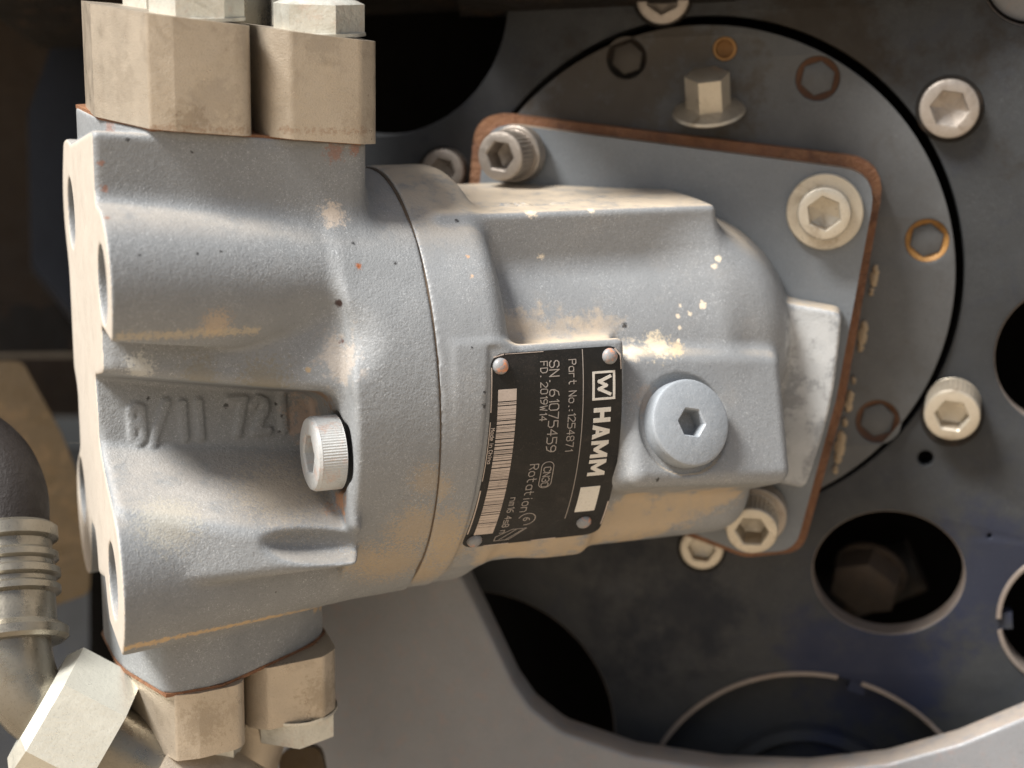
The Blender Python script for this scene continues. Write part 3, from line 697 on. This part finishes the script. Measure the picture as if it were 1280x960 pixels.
Mm = [[(0, 0), (2.3, 0), (2.3, 10), (0, 10)], [(2.3, 10), (2.3, 6), (4.4, 2), (5.4, 2), (5.4, 4.4)], [(8.4, 10), (8.4, 6), (6.2, 2), (5.4, 2), (5.4, 4.4)], [(8.4, 0), (10.7, 0), (10.7, 10), (8.4, 10)]]
Mm = [[(0, 0), (2.3, 0), (2.3, 10), (0, 10)], [(2.3, 10), (2.3, 5.2), (4.6, 1.6), (5.4, 4.6)], [(8.4, 10), (5.4, 4.6), (6.1, 1.6), (8.4, 5.2)], [(4.6, 1.6), (6.1, 1.6), (5.4, 4.6)], [(8.4, 0), (10.7, 0), (10.7, 10), (8.4, 10)]]
y = 80; K = 2.3
word = []
for g_, adv in ((Hh, 10.0), (Aa, 9.9), (Mm, 12.0), (Mm, 11)): word += B(g_, 138, y, K); y += adv*K
print_obj('logo_word', word, m_silver)
print_obj('pale_patch', [rrect(133, 159, 196, 240, 0.5, 1)], m_patch)
# barcode
bars = []; y = 46.0
bars.append([(10, 46), (34, 46), (34, 61), (10, 61)]); y = 62.5
br = random.Random(3)
while y < 252:
    wd = br.choice([0.9, 1.2, 1.8, 2.4, 4.0]); bars.append([(10, y), (34, y), (34, y+wd), (10, y+wd)]); y += wd+br.choice([0.5, 0.6, 0.8, 1.6])
bars.append([(10, 252), (34, 252), (34, 266), (10, 266)])
print_obj('barcode', bars, m_dimsil)
# rivets
for (x_, y_) in ((13, 16), (160, 13), (14, 278), (150, 262)):
    s_, a_ = pl_xy(x_/176, y_/294); p0 = np_pt(s_, a_, 2.0); nn = nrm(np_pt(s_, a_, 10)-np_pt(s_, a_, 0)); x, y, z = axes(nn)
    bm_obj('rivet', lathe_bm([(10.6, 0), (10.6, 1.6), (9.6, 4.4), (7.0, 6.6), (3.6, 7.8), (0, 8.2)], 28), m_rivet, plate, (p0, x, y, z))

# ================================================================== PORT CLAMPS
GRP_T = 'flange clamps on the motor ports'
def clamp_half(top, left, label):
    """SAE split-flange clamp half standing on the port neck."""
    sg = 1 if top else -1
    if left: poly = [(-383, 62), (-332, 178), (-302, 186), (-207, 186), (-203, 60), (-203, -60), (-203, -170), (-320, -170), (-380, -60)]; rad = [8, 8, 8, 24, 2, 2, 24, 20, 10]
    else: poly = [(-196, 60), (-190, 166), (-160, 186), (-72, 186), (-46, 168), (-42, 40), (-42, -170), (-90, -186), (-196, -186), (-196, -60)]; rad = [2, 34, 16, 16, 20, 20, 20, 12, 2, 2]
    if not top: poly = [(a*0.985-(30 if left and a > -250 else 0) if left else -228+(a+196)*0.86, b+(10 if left else -22)*(b > 0)) for a, b in poly]
    poly = round_poly(poly, rad, 5)
    h0, h1 = (352, 352+128) if top else (338, 338+88)
    root = thing('flange_clamp', label, 'clamp', bpt(sum(p[0] for p in poly)/len(poly), sg*h0*1.06, 0), GRP_T)
    bm = prism_bm([(x, y) for x, y in poly], h0, h1, 4.5, 3)
    for v in bm.verts: v.co.z *= taper(v.co.x)
    for v in bm.verts: v.co.z *= sg
    bm_obj('clamp_block', bm, m_clamp, root, (C0, A, W, T))
    tn = nrm(T*sg)
    for wy in (112, -120):
        sx = -260 if left else -106
        if not top: sx = -280 if left else -150
        base = bpt(sx, sg*(h1*taper(sx)-2), wy)
        x, y, z = axes(tn, A)
        bm_obj('hex_bolt', hexhead_bm(58, 40, 0.42 if left else 0.12, 4), m_zinc, root, (base, x, y, z))
    return root
def joint(h, plan, grow, sg):
    c_ = np.mean(plan, 0); pl_ = [tuple(c_+(np.array(p)-c_)*grow) for p in plan]
    bm = prism_bm(pl_ if sg > 0 else pl_, h-1.5, h+3.0)
    for v in bm.verts: v.co.z *= taper(v.co.x)*sg
    bm_obj('joint_seal', bm, m_rustp, motor, (C0, A, W, T))
joint(350, neck_plan, 0.985, 1); joint(336, neck_low, 1.0, -1)
clamp_half(True, True, 'large tan steel flange clamp half on top of the motor, left of the gap')
clamp_half(True, False, 'narrower tan steel flange clamp half on top of the motor, right of the gap')
clamp_half(False, True, 'pale steel flange clamp half under the motor, beside the bright hex nut')
clamp_half(False, False, 'pale steel flange clamp half under the motor, right of the dark gap')
# ================================================================== ROUND DISC AND DRUM PLATE
ZD = -85.0                                        # front of the round disc, below the flange face
def fit_circle(pxs, off):
    q = np.array([duv(x, y, off) for x, y in pxs]); M_ = np.c_[2*q, np.ones(len(q))]
    a, b, c = np.linalg.lstsq(M_, (q**2).sum(1), rcond=None)[0]; return (a, b), math.sqrt(c+a*a+b*b)
DCc, DRr = fit_circle([(880, 31), (1194, 340), (1165, 205), (1118, 540), (730, 72)], ZD)
def pr(px, py, r_px, off):                        # centre and radius of a round feature
    c = duv(px, py, off); e = duv(px+r_px, py, off); return c, math.hypot(e[0]-c[0], e[1]-c[1])
disc = thing('mounting_disc', 'dark round steel disc the motor is bolted to, ringed by a dark groove', 'disc', dpt(DCc[0], DCc[1], ZD-15))
flush = [(1022, 98, 28, m_rimd), (1159, 301, 28, m_gold), (1097, 527, 28, m_rimd), (783, 73, 25, m_inner)]
hls = []
for x_, y_, r_, mm in flush:
    c, r = pr(x_, y_, r_, ZD); hls.append(circle(c, r, 40))
c, r = pr(906, 61, 15, ZD); hls.append(circle(c, r, 32)); hole_c = (c, r)
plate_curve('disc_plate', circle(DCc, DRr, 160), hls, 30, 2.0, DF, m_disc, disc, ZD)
for x_, y_, r_, mm in flush:
    c, r = pr(x_, y_, r_, ZD); o_ = dpt(c[0], c[1], ZD-31)
    bm_obj('hole_rim', lathe_bm([(r-0.6, 0), (r-0.6, 27), (r-6, 19), (r-9, 17), (r-10, 8), (0, 8)], 48), mm, disc, (o_, U, V, N))
    bm_obj('flush_bolt', hexhead_bm(r*0.80, 22, 0.3, 0, 2), m_disc, disc, (o_-N*0.5, U, V, N))
(c, r) = hole_c
bm_obj('hole_rim', lathe_bm([(r-0.5, -40), (r-0.5, 31), (r-4, 31.5), (r-5, 8), (0, 4)], 40), m_gold, disc, (dpt(c[0], c[1], ZD-31), U, V, N))
# hex bolt with flanged washer standing up from the disc's top
hb_o = hit(886, 140, N, F0+N*(-50)); ax_ = nrm(V+N*0.42); x, y, z = axes(ax_, N)
hxb = thing('hex_bolt', 'tan hex bolt with broad washer standing above the rusty plate edge', 'bolt', hb_o)
bm_obj('washer', lathe_bm([(0, -3), (50, -3), (54, 0), (52, 4), (30, 11), (0, 11)], 40), m_bolt, hxb, (hb_o, x, y, z))
bm_obj('bolt_head', hexhead_bm(33, 52, 0.2, 0, 3), m_bolt, hxb, (hb_o+z*10, x, y, z))

ZP = ZD-14.0
drum = thing('drum_plate', 'large dark plate with round cut-outs behind the round disc', 'plate', dpt(DCc[0], DCc[1]-820, ZP))
outer = [duv(*p, ZP) for p in [(300, -260), (1500, -260), (1500, 1150), (300, 1150)]][::-1]
holes = [circle((DCc[0]+4, DCc[1]+4), DRr+9, 160)]
c, r = pr(474, 4, 160, ZP); holes.append(circle(c, r, 80))
big = []
for (x_, y_, r_) in [(1110, 717, 97), (1338, 447, 97), (596, 905, 172), (1292, -32, 66)]:
    c, r = pr(x_, y_, r_, ZP); holes.append(circle(c, r, 96, 0.86 if x_ == 1110 else 1.0)); big.append((c, r, 0.86 if x_ == 1110 else 1.0))
def notched(px, py, rp_, ang, half, deep, n=120):
    c, r = pr(px, py, rp_, ZP); out = []
    for k in range(n):
        a = 360*k/n; dlt = (a-ang+180) % 360-180; q = r
        if abs(dlt) < half: q = r+0
        out.append((c[0]+q*math.cos(math.radians(a)), c[1]+q*math.sin(math.radians(a))))
    return out, c, r
nA, cA, rA = notched(1010, 1044, 219, 76, 3, 14); nB, cB, rB = notched(1340, 775, 92, 180, 5, 10)
holes += [nA, nB]; big += [(cA, rA, 1.0), (cB, rB, 1.0)]
c, r = pr(1157, 573, 10, ZP); holes.append(circle(c, r, 24)); c2, r2 = pr(1237, 670, 3, ZP); holes.append(circle(c2, r2, 16))
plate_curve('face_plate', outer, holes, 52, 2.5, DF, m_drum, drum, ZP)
for k, (c, r, sq) in enumerate(big):
    raised = k >= 4
    prof = ((r+5, ZP-1), (r+5, ZP+3), (r+4, ZP+4), (r-1, ZP+4), (r-2, ZP+3), (r-2, ZP-50), (r+0.5, ZP-50)) if raised else ((r+0.5, ZP-51), (r-1.2, ZP-51), (r-1.2, ZP-4), (r+0.5, ZP-3))
    lo_, hi_ = ((80, 432) if k == 4 else (190, 540)) if raised else (0, 360)
    bm = bmesh.new(); ringv = []; n_ = 97
    for (rr_, zz) in prof:
        ringv.append([bm.verts.new((c[0]+rr_*math.cos(math.radians(lo_+(hi_-lo_)*i/96)), c[1]+rr_*sq*math.sin(math.radians(lo_+(hi_-lo_)*i/96)), zz)) for i in range(n_)])
    for a, b in zip(ringv, ringv[1:]+ringv[:1]):
        for i in range(n_-1): bm.faces.new((a[i], a[i+1], b[i+1], b[i]))
    if raised:
        bm.faces.new([q[0] for q in ringv]); bm.faces.new([q[-1] for q in ringv][::-1])
    else: bmesh.ops.remove_doubles(bm, verts=bm.verts, dist=0.01)
    bm_obj('cut_edge', bm, m_rim, drum, DF)
# tabs in the lower and right cut-outs
for (c, r, a) in ((cA, rA, 73), (cB, rB, 183)):
    q = math.radians(a); o_ = dpt(c[0]+(r-9)*math.cos(q), c[1]+(r-9)*math.sin(q), ZP-20)
    X_ = U*math.cos(q)+V*math.sin(q); Y_ = -U*math.sin(q)+V*math.cos(q)
    bm_obj('locking_tab', prism_bm([(-10, -13), (12, -13), (12, 13), (-10, 13)], -12, 17, 3), m_drum, drum, (o_, X_, Y_, N))
for (x_, y_, R_, H_, hx, mt, nn_, w_) in [(1187, 136, 43, 22, 27, m_boltd, N, None), (1190, 520, 41, 50, 25, m_bolt, nrm(N-V*0.22-U*0.08), None),
        (828, -4, 40, 24, 25, m_boltd, N, None), (553, 214, 34, 30, 20, m_boltd, N, None), (877, 686, 34, 34, 21, m_bolt, N, None)]:
    b0 = hit(x_, y_, N, F0+N*(ZP+H_))-nn_*H_
    x, y, z = axes(nn_)
    bm_obj('bolt_washer', lathe_bm([(R_*0.6, 0), (R_*1.12, 0), (R_*1.14, 1), (R_*1.1, 4), (R_*0.6, 4)], 48), m_inner, drum, (dpt(*duv(x_, y_, ZP), ZP), U, V, N))
    bm_obj('socket_bolt', cap_bm(R_, H_, hx, H_*0.55, 1.0, rot=x_*0.01), mt, drum, (b0, x, y, z))
c, r = pr(1187, 136, 6, ZP+10)

# inner back wall of the drum and the parts seen through the cut-outs
inner = thing('inner_drum_wall', 'dark back wall inside the drum seen through the round cut-outs', 'wall', dpt(DCc[0], DCc[1]-900, ZP-260))
bm = bmesh.new()
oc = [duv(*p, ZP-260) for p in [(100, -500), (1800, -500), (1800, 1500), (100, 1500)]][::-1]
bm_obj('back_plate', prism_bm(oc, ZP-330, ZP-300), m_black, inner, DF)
nut_o = hit(1085, 722, N, F0+N*(ZP-150)); x, y, z = axes(nrm(N-V*0.5-U*0.3))
bm_obj('inner_nut', hexhead_bm(58, 46, 0.2, 8), m_brown, inner, (nut_o-z*20, x, y, z))
pts = [nut_o-N*60+U*k+V*(k*0.45)-V*30 for k in (-140, -60, 0, 80)]
tube_mesh('inner_shaft', pts, 46, m_inner, inner)
o_ = dpt(cA[0], cA[1], ZP-70)
bm_obj('bearing_housing', lathe_bm([(0, 0), (rA*0.99, 0), (rA*0.99, 10), (rA*0.62, 14), (rA*0.60, 34), (rA*0.54, 38), (rA*0.5, 20), (0, 20)], 96), m_drum, inner, (o_, U, V, N))
c3, r3 = big[3][0], big[3][1]
bm_obj('boss_face', lathe_bm([(0, 0), (r3*0.9, 0), (r3*0.9, 40), (r3*0.8, 44), (0, 44)], 64), m_frame, inner, (dpt(c3[0], c3[1], ZP-60), U, V, N))
# ================================================================== FRAME PLATE IN FRONT
ZF = 62.0
fr_px = [(566, 700), (600, 768), (640, 852), (662, 884), (700, 914), (790, 945), (900, 962), (1010, 966), (1110, 955), (1200, 930), (1290, 893), (1500, 800),
         (1620, 400), (1500, -420), (500, -420), (420, 100), (440, 420)]
fo = [duv(*p, ZF) for p in fr_px][::-1]
fout = [duv(*p, ZF) for p in [(170, 700), (160, 1500), (1900, 1500), (1900, -520), (330, -520), (300, 300), (220, 560)]][::-1]
frame = thing('frame_plate', 'broad grey painted frame plate with rounded opening below the motor', 'plate', dpt(fout[0][0], fout[0][1], ZF))
plate_curve('opening_plate', fout, [round_poly(fo, 60, 5)], 62, 7, DF, m_frame, frame, ZF)
rear_blocker = thing('rear_shade_blocker', 'dark overhead plate added out of view to shade the left background', 'shade blocker', (-600, 1200, 1300))  # unseen plate, added to cast shade on the far-left panels
_b = prism_bm([(-3200, 480), (1300, 480), (1300, 2100), (-3200, 2100)], 1000, 1060, 6); bm_obj('blocker_plate', _b, m_inner, rear_blocker, None)
beam = thing('drum_shade_blocker', 'dark overhead slabs added out of view to shade the upper drum', 'beam', (0, 600, 610))  # unseen slabs, added and sized to keep the upper drum dark
def box_obj(name, x0, x1, y0, y1, z0, z1, bev, mat, parent):
    bm = prism_bm([(x0, y0), (x1, y0), (x1, y1), (x0, y1)], z0, z1, bev); return bm_obj(name, bm, mat, parent, None)
box_obj('blocker_back', -900, 1300, 500, 1100, 640, 700, 6, m_inner, beam)
box_obj('blocker_front', -80, 330, 90, 498, 568, 640, 6, m_inner, beam)
box_obj('blocker_front', 333, 1300, 268, 498, 570, 640, 6, m_inner, beam)

# ================================================================== HOSE FITTINGS
fit = thing('hose_fitting', 'steel elbow hose fitting with large bright hex nut below the motor', 'fitting', bpt(-205, -470, 0))
pc = bpt(-205, -440, 0)
tn = -T
bodyp = [bpt(-205, -350*1.05, 0), bpt(-205, -460, 0), bpt(-206, -520, 0), bpt(-222, -590, 0)]
tube_mesh('flange_head', bodyp, [70, 70, 68, 62], m_clamp, fit)
e0 = P(218, 972, 190); e1 = P(26, 872, 150); ed = nrm(e1-e0); L_ = np.linalg.norm(e1-e0)
tube_mesh('adapter_body', [e0-ed*120, e0-ed*60, e0+ed*30], [66, 70, 62], m_clamp, fit)
tube_mesh('chrome_neck', [e0+ed*20, e0+ed*115], 54, m_elbow, fit)
x, y, z = axes(ed)
bm_obj('hex_nut', hexhead_bm(96, 104, 0.62, 0, 14), m_bright, fit, (e0+ed*104, x, y, z))
t0_ = e0+ed*185
ctl = [t0_, P(44, 880, 146), P(26, 854, 142), P(17, 812, 146), P(16, 770, 158)]
def bez(pts, n=8):
    out = []; q = [pts[0]]+pts+[pts[-1]]
    for i in range(1, len(q)-2):
        for k in range(n):
            t = k/n; p0, p1, p2, p3 = q[i-1], q[i], q[i+1], q[i+2]
            out.append(0.5*((2*p1)+(-p0+p2)*t+(2*p0-5*p1+4*p2-p3)*t*t+(-p0+3*p1-3*p2+p3)*t**3))
    return out+[pts[-1]]
tube_mesh('elbow_tube', bez(ctl), 50, m_elbow, fit)
h0_ = P(18, 806, 150); hd = nrm(P(2, 560, 230)-h0_); x, y, z = axes(hd)
bm_obj('ferrule', lathe_bm([(0, 0), (66, 0), (72, 5), (72, 16), (64, 22), (58, 26), (58, 62), (66, 66), (66, 74), (60, 78), (60, 84), (67, 88), (67, 97), (60, 101), (60, 107), (66, 111), (66, 119), (58, 124), (58, 136), (67, 140), (67, 156), (60, 161), (0, 161)], 56), m_elbow, fit, (h0_, x, y, z))
tube_mesh('rubber_hose', bez([h0_+hd*155, h0_+hd*215, P(-26, 566, 240), P(-110, 528, 280), P(-300, 500, 340)]), 56, m_hose, fit)
tf = thing('pipe_neck', 'grey steel pipe neck rising between the top clamp bolts', 'pipe', bpt(-205, 480, 0))
tube_mesh('neck_tube', [bpt(-205, 400, 0), bpt(-205, 560, 0), bpt(-205, 800, 0)], [62, 62, 60], m_elbow, tf)

# ================================================================== BLURRED MACHINE PARTS AT THE LEFT
def px_panel(name, label, cat, pxs, d, thick, mat, tilt=0.0, bev=8):
    n_ = nrm([tilt, -1, 0.05]); p0 = P(*pxs[0], d); x_, y_, z_ = axes(n_)
    pl_ = [hit(a, b, n_, p0)-p0 for a, b in pxs]; pl_ = [(q@x_, q@y_) for q in pl_]
    ar = sum(pl_[i][0]*pl_[(i+1) % len(pl_)][1]-pl_[(i+1) % len(pl_)][0]*pl_[i][1] for i in range(len(pl_)))
    if ar < 0: pl_ = pl_[::-1]
    return tag(bm_obj(name, prism_bm(round_poly(pl_, 20, 3), -thick, 0, bev), mat, None, (p0, x_, y_, z_)), label, cat)
px_panel('engine_panel', 'brown dirty machine panel in shade at the far left', 'panel', [(-900, -500), (520, -500), (520, 520), (-900, 520)], 1700, 60, m_brown, 0.2)
px_panel('lower_panel', 'dark blue-grey panel low at the left behind the hose', 'panel', [(-900, 560), (520, 560), (520, 1500), (-900, 1500)], 1500, 60, m_drum, -0.1)
px_panel('cross_member', 'dark rusty cross member behind the motor at the left', 'beam', [(-500, 392), (420, 372), (420, 436), (-500, 448)], 1200, 160, m_inner, 0.1)
px_panel('yellow_bracket', 'dirty yellow painted bracket behind the hose at the left', 'bracket', [(-200, 446), (28, 452), (76, 540), (116, 640), (112, 742), (60, 760), (-200, 700)], 800, 50, m_yellow, 0.25)
px_panel('orange_bracket', 'small orange bracket under the lower clamp at the bottom edge', 'bracket', [(350, 938), (400, 932), (430, 1100), (340, 1100)], 380, 30, m_yellow, 0.0, 4)
px_panel('dark_blue_tank', 'dark blue blurred machine part behind the motor at the left', 'machine part', [(70, 40), (300, 20), (330, 420), (120, 430), (40, 330), (35, 140)], 1150, 120, m_navy, 0.3, 30)
# dried sealant squeezed out along the right edge of the rusty plate
bm = bmesh.new()
for k, (f_, r_) in enumerate([(0.0, 7), (0.04, 9), (0.1, 5), (0.27, 8), (0.31, 11), (0.36, 7), (0.52, 5), (0.6, 8), (0.64, 9), (0.72, 6), (0.8, 10), (0.84, 12), (0.89, 8), (0.95, 6)]):
    c_ = duv(1093-53*f_, 338+262*f_, -86)
    bmesh.ops.create_icosphere(bm, subdivisions=2, radius=1.0, matrix=Matrix.Translation((c_[0]+2, c_[1], -84)) @ Matrix.Diagonal((r_*0.62, r_*1.35, 6, 1)))
for v in bm.verts:
    q = 1.6*math.sin(v.co.x*0.9+v.co.y*0.7); v.co.x += q
tag(bm_obj('sealant_bead', bm, m_brownish, motor, DF), kind='stuff')
